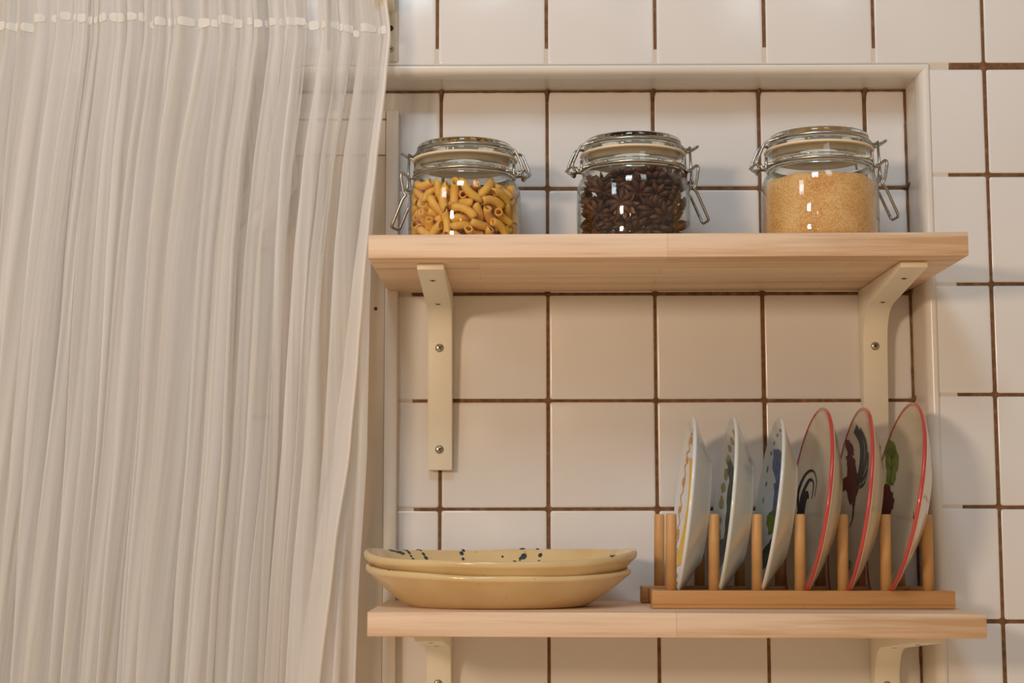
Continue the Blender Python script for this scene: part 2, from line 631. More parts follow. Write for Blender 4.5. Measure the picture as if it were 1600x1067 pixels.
def shelf(name, x0, x1, ztop, th, depth, tilt, label):
    cx = (x0 + x1) / 2
    L = (x1 - x0)
    bm = bmesh.new()
    add_box(bm, -L / 2, L / 2, -depth, -.0006, -th, 0, .0009, 2)
    o = bmobj(name, bm, M['wood'], None, autos=35)
    o.location = (cx, 0, ztop); o.rotation_euler = (0, -tilt, 0)
    tag(o, label, 'shelf', 'wooden wall shelves')
    return o


US = shelf('wall_shelf', -.1268, .3606, .2316, .0195, .1968, .0022, 'upper pale wood wall shelf carrying three glass jars')
LS = shelf('wall_shelf', -.1252, .3600, -.0730, .0195, .1965, -.0042, 'lower pale wood wall shelf carrying platters and a plate rack')
LS.location.x += .0028; LS.scale.x = 1.010


def ztop(shelf_o, x):
    return shelf_o.location.z + (x - shelf_o.location.x) * math.tan(-shelf_o.rotation_euler[1])


# ------------------------------------------------------------------ brackets
def screw(name, parent, loc, rot, r=.0040):
    """pan head screw with a cross recess; axis along local -Y"""
    prof = [(0, .0014), (r * .5, .00125), (r * .85, .0008), (r, .0), (r, -.0006), (0, -.0006)]
    o = lathe(name, prof, M['screw'], parent, 24)
    o.location = loc; o.rotation_euler = rot
    bm = bmesh.new()
    add_box(bm, -r * .55, r * .55, -r * .11, r * .11, .0008, .00155)
    add_box(bm, -r * .11, r * .11, -r * .55, r * .55, .0008, .00156)
    c = bmobj('cross_slot', bm, M['recess'], o)
    c.rotation_euler = (0, 0, .5)
    return o


def make_bracket():
    root = empty('shelf_bracket', (0, 0, 0))
    W = .0225
    # side profile (y forward is negative, z relative to the shelf underside)
    pts = [(0, 0), (-.1700, 0), (-.1712, -.0012), (-.1712, -.0040)]
    A = Vector((-.1712, -.0052)); B = Vector((-.0200, -.0215)); C = Vector((-.0120, -.1645))
    # fillet at B
    d1 = (A - B).normalized(); d2 = (C - B).normalized()
    f = .030
    pts.append((A.x, A.y))
    P0 = B + d1 * f; P2 = B + d2 * f
    for k in range(9):
        s = k / 8
        q = P0 * (1 - s) ** 2 + B * 2 * s * (1 - s) + P2 * s * s
        pts.append((q.x, q.y))
    pts += [(C.x, C.y), (C.x + .0008, C.y - .0012), (0, C.y - .0012)]
    bm = bmesh.new()
    vs = [bm.verts.new((-W / 2, y, z)) for y, z in pts]
    f0 = bm.faces.new(vs)
    r = bmesh.ops.extrude_face_region(bm, geom=[f0])
    for v in [g for g in r['geom'] if isinstance(g, bmesh.types.BMVert)]:
        v.co.x += W
    bmesh.ops.recalc_face_normals(bm, faces=bm.faces)
    sides = [fc for fc in bm.faces if len(fc.verts) > 6]
    es = [e for fc in sides for e in fc.edges]
    bmesh.ops.bevel(bm, geom=es, offset=.0011, segments=2, affect='EDGES', profile=.5)
    bmobj('arm', bm, M['cream'], root, autos=35)

    def front_y(z):
        t = (z - B.y) / (C.y - B.y)
        return B.x + (C.x - B.x) * t
    for z in (-.0540, -.1470):
        screw('screw', root, (-.0003, front_y(z) - .0001, z), (PI / 2, 0, 0))
    ang = math.atan2(B.y - A.y, B.x - A.x)
    for y in (-.135, -.052):
        t = (y - A.x) / (B.x - A.x)
        z = A.y + (B.y - A.y) * t
        s = lathe('screw', [(0, .0002), (.0024, .0002), (.0030, 0), (.0030, -.0004), (0, -.0004)], M['screw'], root, 16)
        s.location = (0, y, z - .00005); s.rotation_euler = (PI + ang, 0, 0)
        lathe('cross_slot', [(0, .0004), (.0017, .0003), (.0018, -.0001), (0, -.0002)], M['recess'], s, 12)
    return root


proto = make_bracket()
for i, (x, sh, lab) in enumerate([
        (-.0774, US, 'cream bracket under the upper shelf, below the pasta jar'),
        (.3225, US, 'cream bracket under the upper shelf, below the brown sugar jar'),
        (-.0775, LS, 'cream bracket under the lower shelf, below the stacked platters'),
        (.3250, LS, 'cream bracket under the lower shelf, below the plate rack')]):
    o = proto if i == 0 else copy_tree(proto)
    o.location = (x, -.0006, ztop(sh, x) - .0195 - .0002)
    tag(o, lab, 'bracket', 'cream shelf brackets')

# ------------------------------------------------------------------ jars
PASTA = "207 39 35 0 -314 62 108 389 37 -39 4 -36 -111 -311 40 42 0 -209 -298 259 38 -30 7 -227 -358 -201 50 -197 29 -106 7 -410 50 -118 -29 -311 407 -67 118 -124 -130 -184 -321 257 156 -127 -74 91 -382 -45 35 0 0 207 48 -321 35 0 314 15 344 -182 47 106 0 -184 325 235 119 19 -145 212 -252 86 35 0 0 -260 -188 -74 35 0 0 -9 214 -349 43 -117 -10 -259 363 117 35 0 314 -86 -112 394 47 -116 -314 28 -289 -240 105 279 70 -32 301 -278 166 122 -60 -230 173 169 35 0 0 273 -65 315 35 0 0 -286 -328 137 44 -190 -5 -258 247 -178 35 0 -314 124 357 12 94 -170 227 14 67 324 87 -11 -56 149 -143 216 35 0 0 293 -397 -102 148 133 53 185 337 -122 118 -43 52 186 224 275 36 -7 1 -300 -231 341 177 138 -85 55 -218 -169 35 -314 0 -9 75 -226 39 -27 314 5 393 103 185 110 -132 183 -322 -71 100 -265 14 178 -135 -379 191 32 143 -26 221 -272 113 -49 16 141 -148 351 118 -25 294 83 -410 3 175 199 -83 -163 -241 -335 99 169 -101 -58 260 82 109 -10 303 148 -200 -5 81 -73 -31 -16 -180 -141 105 0 0 -277 325 -224 269 -35 -274 96 402 54 285 53 84 -138 -28 339 108 -272 -7 110 -240 -256 166 -2 82 72 90 -346 111 36 -300 92 296 6 164 262 3 -180 -291 155 152 75 62 -40 -28 -271 104 -40 -8 104 169 -107 37 13 0 -253 159 369 152 67 -240 -64 -187 204 105 5 9 -45 -409 -4 369 -111 9 158 271 303 187 209 137 -75 35 326 164 -4 44 -170 8 -362 168 44 5 -249 348 170 184 -88 190 154 83 402 415 -116 40 -20 -366 98 175 -192 100 -57 -115 -295 135 41 238 -14 143 -342 180 -52 -8 -222 -212 337 334 -33 82 -257 -326 -157 246 132 95 49 144 -128 111 26 295 -118 207 -56 112 44 -2 -107 -330 17 197 94 -82 284 78 -187 118 -166 -29 -118 324 71 247 -137 27 -147 177 241 103 -230 20 -20 -192 171 173 -45 -28 233 -155 -384 420 -184 165 -48 252 -140 188 -230 -4 -95 276 218 237 15 101 -230 -120 272 169 -277 20 -143 -330 -243 560 -195 8 -93 408 -47 330 120 160 142 -213 21 186 163 -6 -82 12 -410 298 -187 -271 1 203 90 175 91 278 24 -92 400 258 141 83 24 -167 -276 197 -221 45 115 123 177 113 -195 -21 -17 -294 155 243 -277 -14 161 -285 -212 260 137 73 56 136 293 194 -235 34 -12 -146 305 254 -187 -42 31 -207 -106 170 17 28 250 179 -144 229 25 32 -138 285 -74 239 -82 42 -56 -7 347 243 9 -253 -207 -8 -347 235 270 -3 71 313 -264 449 191 41 87 174 141 214 -87 -42 19 -280 -50 235 -273 -27 57 27 -222 194 289 -28 27 217 -296 261 45 -257 113 107 211 201 169 -16 12 -18 205 242 102 283 35 -210 -251 274 309 36 81 102 -317 532 -278 2 -159 350 -135 313 -102 -40 -146 21 286 299 239 -20 41 -361 184 314 -108 -20 118 124 -327 274 -88 -57 -168 131 385 292 130 -269 -42 -206 55 284 -156 19 -21 -169 -133 308 -121 -302 48 402 -79 507 -193 46 138 202 284 313 -271 -49 29 -160 129 279 -61 -289 -21 -365 -35 300 -52 10 -183 -212 -326 346 -226 82 3 150 186 283 47 -29 33 -186 217 273 186 60 20 -313 -147 346 -303 65 96 -95 -234 240 -6 -280 143 240 -332 388 191 14 63 -330 105 383 -245 17 -100 -249 -240 355 -26 26 15 157 -189 285 -39 0 271 -253 -264 493 -186 246 13 57 -407 467 193 -232 13 340 231 434 -126 -93 -98 146 278 381 149 43 -242 -206 -80 355 64 -48 -210 74 -265 329 157 -72 -127 328 -100 383 303 -44 -67 12 346 358 303 -30 -35 157 153 497 -171 -14 104 -22 -263 290 166 -36 -171 206 -126 317 194 26 -33 38 302 573 -129 -5 243 -313 -63 372 24 -245 117 218 -241 356 8 295 67 185 -47 353 83 69 226 -97 185 320 276 0 -106 2 -341 375 298 8 -101 288 165 341 0 0 78 -396 -55 501 -5 -83 140 -97 -244 322 3 -274 140 269 -203 469 61 -233 155 5 402 520 -21 -52 -12 -140 -210 394 14 -46 -243 132 -235 398 91 -38 -124 265 31 328 83 -295 -23 -295 232 416 58 244 161 -338 -177 470 -305 68 -48 57 -257 419 -250 -41 -123 352 7 401 75 -280 68 82 302 451 17 -244 -197 -352 68 439 -66 -284 -116 -71 -378 450 137 -133 -124 393 118 438 133 -54 -131 172 188 363 -15 18 -260 -184 -320 464 135 -198 38 309 -153 520 84 -59 278 208 335 485 -40 -56 254 -214 243 364 -43 -5 -71 -252 106 429 299 98 25 159 -122 414 -73 300 -94 257 211 456 -158 -72 128 -36 273 405 -58 -31 109 -52 75 521 -28 82 -88 309 112 421 -37 108 -120 -217 348 476 -107 -120 41 -120 -164 447 -10 -47 -191 195 -337 515 294 -71 103 133 212 436 -58 17 -262 -93 348 395 -46 -22 93 -190 -117 490 -61 303 99 66 -146 452 289 -26 -108 -194 218 443 14 -303 149 -390 61 504 41 60 -171 -22 -276 449 -16 5 -117 199 -69 476 -144 -10 299 -63 313 532 48 -263 -18 -264 2 467 232 -1 -236 -80 -109 513 -149 8 127 180 -203 495 94 -22 175 -99 302 464 -9 -299 -138 -121 -59 567 -224 6 -198 20 -252 505 -55 -11 -151 214 95 487 -5 184 185 -12 141 483 -163 -12 280 -199 94 524 -248 38 17 344 23 527 -2 303 117 259 18 480 -29 -30 -290 -182 259 523 90 -312 -15 30 184 553 -52 9 270 -305 -133 543 280 22 -133 221 304 568 51 309 -16 58 227 491 254 -34 28 -288 188 487 -65 33 297 -195 -10 519 -133 17 -240 31 -36 500 -235 7 123"
STARS = "296 23 26 0 0 50 186 251 26 0 0 -173 -158 -192 26 0 0 -171 67 -297 26 0 0 138 228 223 74 0 0 -263 -278 158 26 0 0 -311 -226 -235 70 -314 0 -118 89 -305 70 0 -314 9 -78 303 26 0 0 160 -317 -72 79 41 -288 57 -23 -321 117 19 36 -295 279 -179 57 7 -286 -169 229 225 118 -314 0 -28 -73 -314 148 -14 -38 6 165 -271 118 1 -314 -92 321 52 120 -296 41 -92 -169 -249 153 37 15 -224 220 -296 224 78 -29 -224 307 -112 142 10 -8 -75 15 337 91 2 -282 118 -287 139 90 8 18 101 -130 -391 320 -144 -219 -44 324 12 204 15 297 119 83 328 188 303 30 90 -232 344 169 157 195 61 -210 -247 184 40 310 117 384 -46 326 -108 -48 124 -144 231 132 -13 -5 179 -318 -57 137 35 266 -83 -89 -360 302 147 -78 -26 286 158 225 41 -76 -128 -324 73 159 13 -24 -305 218 -58 217 -50 33 278 62 316 148 -13 -30 -148 -166 130 220 -27 309 -41 158 -162 219 34 25 -169 248 212 225 -41 76 187 -213 61 246 -21 295 18 -292 -218 268 10 -74 -234 131 -342 282 77 12 -258 -37 316 235 -31 284 -77 -320 -127 279 -70 -29 -94 103 -294 295 52 61 304 -124 329 310 -51 -29 291 -292 178 262 -46 251 -161 -76 -209 282 -23 -260 -15 325 -180 342 -45 113 263 119 294 273 -48 -289 56 -316 174 317 239 -8 58 -187 -21 285 -10 -26 138 283 -229 369 117 -19 -152 151 283 310 286 48 -111 -94 280 331 -58 0 -291 -246 -30 323 -12 26 -258 24 -351 417 59 -34 -289 240 259 378 -37 -48 197 -81 244 359 -54 291 60 -299 174 399 44 275 -12 -134 -162 382 18 288 89 -320 -55 417 -24 283 60 -315 -34 363 -9 -27 139 156 -283 413 -43 -49 -88 176 -45 343 -287 14 -54 -227 347 610 158 197 60 -253 -259 450 -44 51 23 -23 -328 493 47 272 -36 134 197 405 27 -48 132 -304 -172 494 38 46 146 -80 -256 495 -62 -1 30 136 -136 431 14 6 -47 282 156 407 -14 261 159 -47 -4 408 -25 -49 -90 -63 -191 516 -8 -257 204 181 -187 472 -15 0 304 300 76 432 -25 -38 226 -52 108 446 8 -8 -40 -282 -165 533 24 -260 29 179 -260 516 -3 -7 188 349 -18 492 48 -21 -118 -14 323 435 18 -288 -50 -222 -37 509 -24 -54 -196 -202 -12 542 258 18 -56 149 29 499 -9 -308 -72 -32 318 505 -6 -19 308 -263 216 446 50 282 5 -122 -298 597 296 3 154 134 -291 567 1 0 -127 154 260 510 -19 20 -117 -237 266 484 -9 256 -116 -69 -29 542 55 -35 234 115 -296 615 0 1 -214 290 -152 583 50 53 231 -121 182 556 14 -287 -142 -374 57 509 -230 -66 -131 361 13 574 -60 36 187 291 223 585 77 -32 -16 -8 -104 609 4 -31 278 119 9 544 -303 -1 -3 270 185 609 82 12 -59 -34 165 590 21 22 -15 190 58 603 -21 -3 -182 -15 97 622 -296 18 -21"


def make_jar():
    root = empty('glass_jar', (0, 0, 0))
    outer = smooth_prof([(0, .0012), (.030, .0012), (.034, 0), (.0425, 0), (.0485, .0035), (.0503, .012), (.0503, .050), (.0498, .0585), (.0476, .0645), (.0448, .0685), (.0445, .0704)], 2)
    neck = [(.0455, .0708), (.0457, .0716), (.0441, .0724), (.0439, .0738), (.0441, .0750), (.0458, .0758), (.0462, .0768), (.0462, .0780), (.0456, .0788), (.0459, .0860), (.0452, .0868), (.0405, .0868)]
    inner = [(.0405, .0708), (.0412, .0702), (.0440, .0672), (.0470, .0622), (.0486, .0560), (.0490, .0480), (.0490, .0125), (.0470, .0070), (.0400, .0045), (0, .0045)]
    lathe('body', outer + inner, M['glass'], root, 96)
    collar = neck + [(.0402, .0862), (.0402, .0712), (.0410, .0706), (.0455, .0708)]
    lathe('collar', collar, M['lidglass'], root, 96)
    lid = smooth_prof([(0, .0985), (.034, .0985), (.0355, .1012), (.0405, .1014), (.0426, .1000), (.0430, .0975)], 1) + \
        [(.0428, .0962), (.0414, .0955), (.0413, .0946), (.0420, .0940), (.0440, .0932), (.0450, .0915), (.0452, .0890), (.0444, .0884), (.0398, .0884), (.0392, .0850), (.0375, .0842), (.0360, .0850), (.0345, .0945), (0, .0950)]
    lathe('lid', lid, M['lidglass'], root, 96)
    lathe('rubber_seal', [(.0408, .0858), (.0449, .0858), (.0455, .0866), (.0468, .0867), (.0473, .0876), (.0468, .0884), (.0392, .0884), (.0391, .0805), (.0398, .0805), (.0400, .0866), (.0408, .0858)], M['gasket'], root, 96)  # inner lip added to imitate the seal's refracted band in the collar
    # wire bail: neck ring, lid ring, hinge loops, latch and lever
    ring = lambda r, z, n=64: [(r * math.cos(2 * PI * k / n), r * math.sin(2 * PI * k / n), z) for k in range(n)]
    w = .00125
    wire('neck_wire', [(ring(.0452, .0738), True)], w, M['steel'], root)
    wire('lid_wire', [(ring(.0425, .0951), True)], w * .95, M['steel'], root)
    # hinge on -x
    paths = []
    for s in (-1, 1):
        paths.append((rounded([(-.0385, s * .0175, .0951), (-.0440, s * .0135, .0948), (-.0505, s * .0105, .0925), (-.0575, s * .0105, .0760), (-.0565, s * .0095, .0715), (-.0520, s * .0100, .0722), (-.0470, s * .0125, .0738), (-.0430, s * .0150, .0738)], .0035), False))
    paths.append((rounded([(-.0575, -.0105, .0752), (-.0588, -.0100, .0738), (-.0588, .0100, .0738), (-.0575, .0105, .0752)], .001), False))
    paths.append((rounded([(-.0500, -.0128, .0790), (-.0500, -.0128, .0700), (-.0525, -.0105, .0690), (-.0545, -.0100, .0735)], .002), False))
    paths.append((rounded([(-.0500, .0128, .0790), (-.0500, .0128, .0700), (-.0525, .0105, .0690), (-.0545, .0100, .0735)], .002), False))
    wire('hinge', paths, w, M['steel'], root)
    # latch on +x
    p2 = []
    p2.append((rounded([(.0390, -.0165, .0951), (.0455, -.0075, .0940), (.0530, -.0050, .0945), (.0595, -.0045, .0985), (.0595, .0045, .0985), (.0530, .0050, .0945), (.0455, .0075, .0940), (.0390, .0165, .0951)], .003), False))
    p2.append((rounded([(.0500, -.0085, .0960), (.0515, -.0085, .0660), (.0530, -.0080, .0640), (.0530, .0080, .0640), (.0515, .0085, .0660), (.0500, .0085, .0960)], .003), True))
    wire('latch', p2, w, M['steel'], root)
    p3 = []
    p3.append((rounded([(.0440, -.0140, .0738), (.0485, -.0130, .0738), (.0560, -.0110, .0800), (.0575, -.0105, .0765), (.0545, -.0100, .0600), (.0520, -.0098, .0590), (.0555, -.0098, .0560), (.0668, -.0094, .0305), (.0668, .0094, .0305), (.0555, .0098, .0560), (.0520, .0098, .0590), (.0545, .0100, .0600), (.0575, .0105, .0765), (.0560, .0110, .0800), (.0485, .0130, .0738), (.0440, .0140, .0738)], .0035), False))
    p3.append(([(.0500, -.0105, .0608), (.0500, .0105, .0608)], False))
    wire('lever', p3, w * 1.05, M['steel'], root)
    return root


jar0 = make_jar()
jars = []
for i, (x, y, rz, lab, sc) in enumerate([
        (-.0527, -.074, PI - .30, 'clear clip-top glass jar filled with orange elbow macaroni', 1.0),
        (.0963, -.096, .19, 'clear clip-top glass jar filled with dark star anise', .99),
        (.2590, -.101, .10, 'clear clip-top glass jar filled with golden brown sugar', 1.01)]):
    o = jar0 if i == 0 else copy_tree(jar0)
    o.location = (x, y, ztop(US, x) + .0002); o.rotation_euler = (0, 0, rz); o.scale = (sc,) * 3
    tag(o, lab, 'jar', 'clip-top glass jars on the upper shelf')
    jars.append(o)


def decode(s):
    v = [int(t) for t in s.split()]
    return [tuple(v[k:k + 6]) for k in range(0, len(v), 6)]


def elbow_mesh(cut):
    vs, fs = [], []
    R0, ro, ri, A = .017, .0034, .0023, 1.25
    n, m = 14, 9
    O, I = [], []
    for k in range(m):
        ringO, ringI = [], []
        for j in range(n):
            b = 2 * PI * j / n
            e = cut * math.cos(b) * (1 if k == m - 1 else (-1 if k == 0 else 0))
            t = -A / 2 + A * k / (m - 1) + e
            ridge = 1 + .03 * math.cos(7 * b)
            for rr, L in ((ro * ridge, ringO), (ri, ringI)):
                q = R0 + rr * math.cos(b)
                L.append(len(vs)); vs.append((q * math.sin(t), q * math.cos(t) - R0 * .93, rr * math.sin(b)))
        O.append(ringO); I.append(ringI)
    for k in range(m - 1):
        for j in range(n):
            j2 = (j + 1) % n
            fs.append((O[k][j], O[k][j2], O[k + 1][j2], O[k + 1][j]))
            fs.append((I[k][j], I[k + 1][j], I[k + 1][j2], I[k][j2]))
    for j in range(n):
        j2 = (j + 1) % n
        fs.append((O[0][j], I[0][j], I[0][j2], O[0][j2]))
        fs.append((O[-1][j], O[-1][j2], I[-1][j2], I[-1][j]))
    return vs, fs


def fill(name, mk, data, jar, label, cat, group, squash=1.0, size=1.07):
    protos = [mk(k) for k in range(3)]
    used = [False] * 3
    for idx, (x, y, z, a, b, c) in enumerate(data):
        p = protos[idx % 3]
        if used[idx % 3]:
            o = p.copy(); COL.objects.link(o)
        else:
            o = p; used[idx % 3] = True
        loc = Vector((x * 1.07e-4, y * 1.07e-4, z * 1e-4 * squash + .0054))
        o.location = jar.location + loc
        o.rotation_euler = (a * .01, b * .01, c * .01)
        o.scale = (size,) * 3
        tag(o, label, cat, group)


def mk_elbow(k):
    vs, fs = elbow_mesh([0, .06, .11][k])
    return mesh('elbow_macaroni', vs, fs, M['pasta'])


fill('elbow_macaroni', mk_elbow, decode(PASTA), jars[0], 'orange dry elbow macaroni inside the glass jar above the left bracket', 'pasta', 'elbow macaroni in the glass jar')


def mk_star(k):
    rnd = random.Random(40 + k)
    vs, fs, mi = [], [], []
    for j in range(8):
        a = 2 * PI * j / 8 + rnd.uniform(-.10, .10)
        L = .0132 * rnd.uniform(.82, 1.05)
        open_ = rnd.uniform(.5, 1.1)
        ca, sa = math.cos(a), math.sin(a)
        secs = []
        for i, (t, w, h) in enumerate([(0.04, .0006, .0016), (.22, .0013, .0024), (.42, .0022, .0029), (.62, .0025, .0028), (.80, .0017, .0020), (.93, .0008, .0011), (1.0, .0002, .0004)]):
            r = L * t
            zb = -h * .9 + .0012 * t * t
            ring = []
            for (u, z) in ((0, zb), (w, zb + h * .8), (w * .85 * open_, zb + h * 1.55), (0.25 * w * open_, zb + h * (1.50 if open_ < .6 else .95)), (-.25 * w * open_, zb + h * (1.50 if open_ < .6 else .95)), (-w * .85 * open_, zb + h * 1.55), (-w, zb + h * .8)):
                ring.append(len(vs)); vs.append((r * ca - u * sa, r * sa + u * ca, z))
            secs.append(ring)
        for A, B in zip(secs, secs[1:]):
            n = len(A)
            for q in range(n):
                fs.append((A[q], A[(q + 1) % n], B[(q + 1) % n], B[q]))
                mi.append(1 if q in (2, 3, 4) and open_ > .6 else 0)
        fs.append(tuple(secs[0][::-1])); mi.append(0)
        fs.append(tuple(secs[-1])); mi.append(0)
        # glossy seed in the open boat
        if open_ > .7:
            sv, sf = [], []
            cx = L * .55
            for p in range(5):
                ph = PI * p / 4
                for q in range(8):
                    th = 2 * PI * q / 8
                    sv.append((cx + .0022 * math.cos(ph), .0011 * math.sin(ph) * math.cos(th), .0004 + .0015 * math.sin(ph) * math.sin(th)))
            k0 = len(vs)
            for (x, y, z) in sv:
                vs.append((x * ca - y * sa, x * sa + y * ca, z))
            for p in range(4):
                for q in range(8):
                    fs.append((k0 + p * 8 + q, k0 + p * 8 + (q + 1) % 8, k0 + (p + 1) * 8 + (q + 1) % 8, k0 + (p + 1) * 8 + q)); mi.append(1)
    return mesh('star_anise', vs, fs, [M['pod'], M['seed']], None, True, mi)


fill('star_anise', mk_star, decode(STARS), jars[1], 'dark brown star anise inside the middle glass jar', 'spice', 'star anise in the glass jar', 1.0, 1.12)


def sugar():
    prof = []
    R = .0485
    n, rn = 96, 26
    vs, fs = [], []
    levels = [(.0395, .0049), (.0450, .0066), (.0475, .0095), (R, .0135), (R, .030), (R, .047), (.0481, .053), (.0472, .0570), (.0460, .0592)]
    rings = []
    for r, z in levels:
        ring = []
        for k in range(n):
            a = 2 * PI * k / n
            h = z
            if z > .05:
                h += .0022 * mnoise.noise(Vector((math.cos(a) * 2, math.sin(a) * 2, 4))) - .0016 * math.cos(a - 1.2)
            ring.append(len(vs)); vs.append((r * math.cos(a), r * math.sin(a), h))
        rings.append(ring)
    for i in range(1, rn):
        r = .0460 * (1 - i / rn)
        ring = []
        for k in range(n):
            a = 2 * PI * k / n
            x, y = r * math.cos(a), r * math.sin(a)
            h = .0592 + .0035 * (1 - (r / .0460) ** 2) + .0022 * mnoise.noise(Vector((x * 45, y * 45, 4))) - .0016 * (r / .0460) * math.cos(a - 1.2) + .0006 * mnoise.noise(Vector((x * 400, y * 400, 9)))
            ring.append(len(vs)); vs.append((x, y, h))
        rings.append(ring)
    for A, B in zip(rings, rings[1:]):
        for k in range(n):
            fs.append((A[k], A[(k + 1) % n], B[(k + 1) % n], B[k]))
    fs.append(tuple(rings[-1])); fs.append(tuple(rings[0][::-1]))
    t = NT('raw cane sugar')
    vo = t.add('TexVoronoi', Vector=t.obj(), Scale=1500.0)
    n1 = t.noise(45, 4).outputs[0]
    f = t.math('ADD', t.math('MULTIPLY', t.add('SeparateColor', Color=vo.outputs['Color']).outputs[0], .45), t.math('MULTIPLY', n1, .6))
    c = t.ramp(f, [(.25, (.62, .26, .055)), (.5, (.90, .455, .135)), (.78, (.98, .70, .34))])
    t.pbr(Base_Color=c, Roughness=.45, Normal=t.bump(vo.outputs['Distance'], .7, .0006))
    o = mesh('brown_sugar', vs, fs, t.m)
    o.location = jars[2].location; o.scale = (1.005, 1.005, 1.01)
    tag(o, 'golden brown sugar heaped inside the glass jar by the recess corner', 'sugar', kind='stuff')


sugar()

# ------------------------------------------------------------------ stacked platters
def platter_mats():
    t = NT('yellow cream glaze')
    n = t.noise(20, 4).outputs[0]
    sp = t.noise(260, 2).outputs[0]
    c = t.ramp(n, [(.3, (.66, .48, .23)), (.7, (.76, .59, .32))])
    c = t.mix(t.math('GREATER_THAN', sp, .74), c, (.50, .33, .15))
    t.pbr(Base_Color=c, Roughness=.24, Coat_Weight=.35, Normal=t.bump(n, .15, .004))
    return t.m


M['glaze'] = platter_mats()
M['inkblue'] = plain('dark blue brushed ink', (.028, .055, .075), .3)


def rim_h(a, seed, k1, k2, k3=.0062):
    return k3 * math.cos(a) ** 4 + .0011 * mnoise.noise(Vector((math.cos(a) * 1.6, math.sin(a) * 1.6, seed))) * 2 + k1 * math.sin(a) + k2 * math.cos(a)


def platter(name, cx, cy_, z0, rx, ry, h, seed, k1, k2, label, mats):
    """an oval hand-built dish; profile in (s, z) with s the share of the radius"""
    prof = [(0, .0030), (.52, .0030), (.60, .0015), (.64, 0.), (.68, .0006), (.78, h * .26), (.90, h * .58), (.975, h * .82), (1.0, h * .89), (1.003, h * .99), (.988, h * 1.05), (.955, h * 1.04), (.925, h * .94), (.85, h * .68), (.76, h * .40), (.66, h * .235), (.5, h * .19), (0, h * .18)]
    prof = smooth_prof(prof, 2)
    vs, fs = [], []
    n = 120
    rings = []
    for s, z in prof:
        ring = []
        w = max(0., (z / h) - .1) * min(1, max(0, (s - .3) / .6))
        if s < 1e-6:
            rings.append([len(vs)]); vs.append((0, 0, z)); continue
        for k in range(n):
            a = 2 * PI * k / n
            rr = 1 + .012 * math.sin(3 * a + seed) * s + .010 * mnoise.noise(Vector((math.cos(a) * 2.5, math.sin(a) * 2.5, seed + 9)))
            ring.append(len(vs))
            vs.append((rx * s * rr * math.cos(a), ry * s * rr * math.sin(a), z + w * rim_h(a, seed, k1, k2)))
        rings.append(ring)
    for A, B in zip(rings, rings[1:]):
        for k in range(n):
            k2_ = (k + 1) % n
            if len(A) == 1: fs.append((A[0], B[k], B[k2_]))
            elif len(B) == 1: fs.append((A[k], B[0], A[k2_]))
            else: fs.append((A[k], B[k], B[k2_], A[k2_]))
    me = bpy.data.meshes.new(name)
    me.from_pydata(vs, [], fs)
    bm = bmesh.new(); bm.from_mesh(me); bmesh.ops.recalc_face_normals(bm, faces=bm.faces); bm.to_mesh(me); bm.free()
    o = link(name, me, mats, None, True)
    o.location = (cx, cy_, z0)
    tag(o, label, 'platter', 'stacked oval platters')

    def surf(s, a, off=.0006):
        zz = None
        inn = [(q, z) for q, z in prof[len(prof) // 2 - 4:]]
        for (s0, z0_), (s1, z1_) in zip(inn, inn[1:]):
            if s1 <= s <= s0 and s0 > s1:
                f = (s - s1) / (s0 - s1); zz = z1_ + (z0_ - z1_) * f; break
        if zz is None:
            zz = h * 1.03
        w = max(0., (zz / h) - .1) * min(1, max(0, (s - .3) / .6))
        rr = 1 + .012 * math.sin(3 * a + seed) * s + .010 * mnoise.noise(Vector((math.cos(a) * 2.5, math.sin(a) * 2.5, seed + 9)))
        return Vector((rx * s * rr * math.cos(a), ry * s * rr * math.sin(a), zz + w * rim_h(a, seed, k1, k2) + off))
    return o, surf


zl = ztop(LS, -.02)
pb, sb = platter('oval_platter', -.0235, -.1010, zl + .0002, .1125, .0925, .0268, 2.3, .0008, -.0016, 'yellow cream oval platter, bottom one of the stacked pair', M['glaze'])
pt, st2 = platter('oval_platter', -.0200, -.1015, zl + .0075, .1165, .0950, .0335, 6.1, .0036, .0004, 'yellow cream oval platter with blue dotted lines, on top of the pair', M['glaze'])


def ink_dots(parent, surf, dots, name='painted_line'):
    vs, fs = [], []
    for (s, a, r, el) in dots:
        c = surf(s, a); r = r * 1.3
        k0 = len(vs)
        vs.append(c + Vector((0, 0, .0004)))
        m = 8
        for k in range(m):
            t = 2 * PI * k / m
            ds = r * .62 * math.cos(t) / .1 * el; da = r * .72 * math.sin(t) / (.1 * max(.3, s))
            vs.append(surf(min(.999, s + ds), a + da))
        for k in range(m):
            fs.append((k0, k0 + 1 + k, k0 + 1 + (k + 1) % m))
    return mesh(name, vs, fs, M['inkblue'], parent)


def run(a0, s0, a1, s1, n, r, jit=.01, seed=1, el=1.):
    rnd = random.Random(seed)
    return [(s0 + (s1 - s0) * k / max(1, n - 1) + rnd.uniform(-jit, jit) * .5, a0 + (a1 - a0) * k / max(1, n - 1) + rnd.uniform(-jit, jit), r * rnd.uniform(.6, 1.25), el) for k in range(n)]


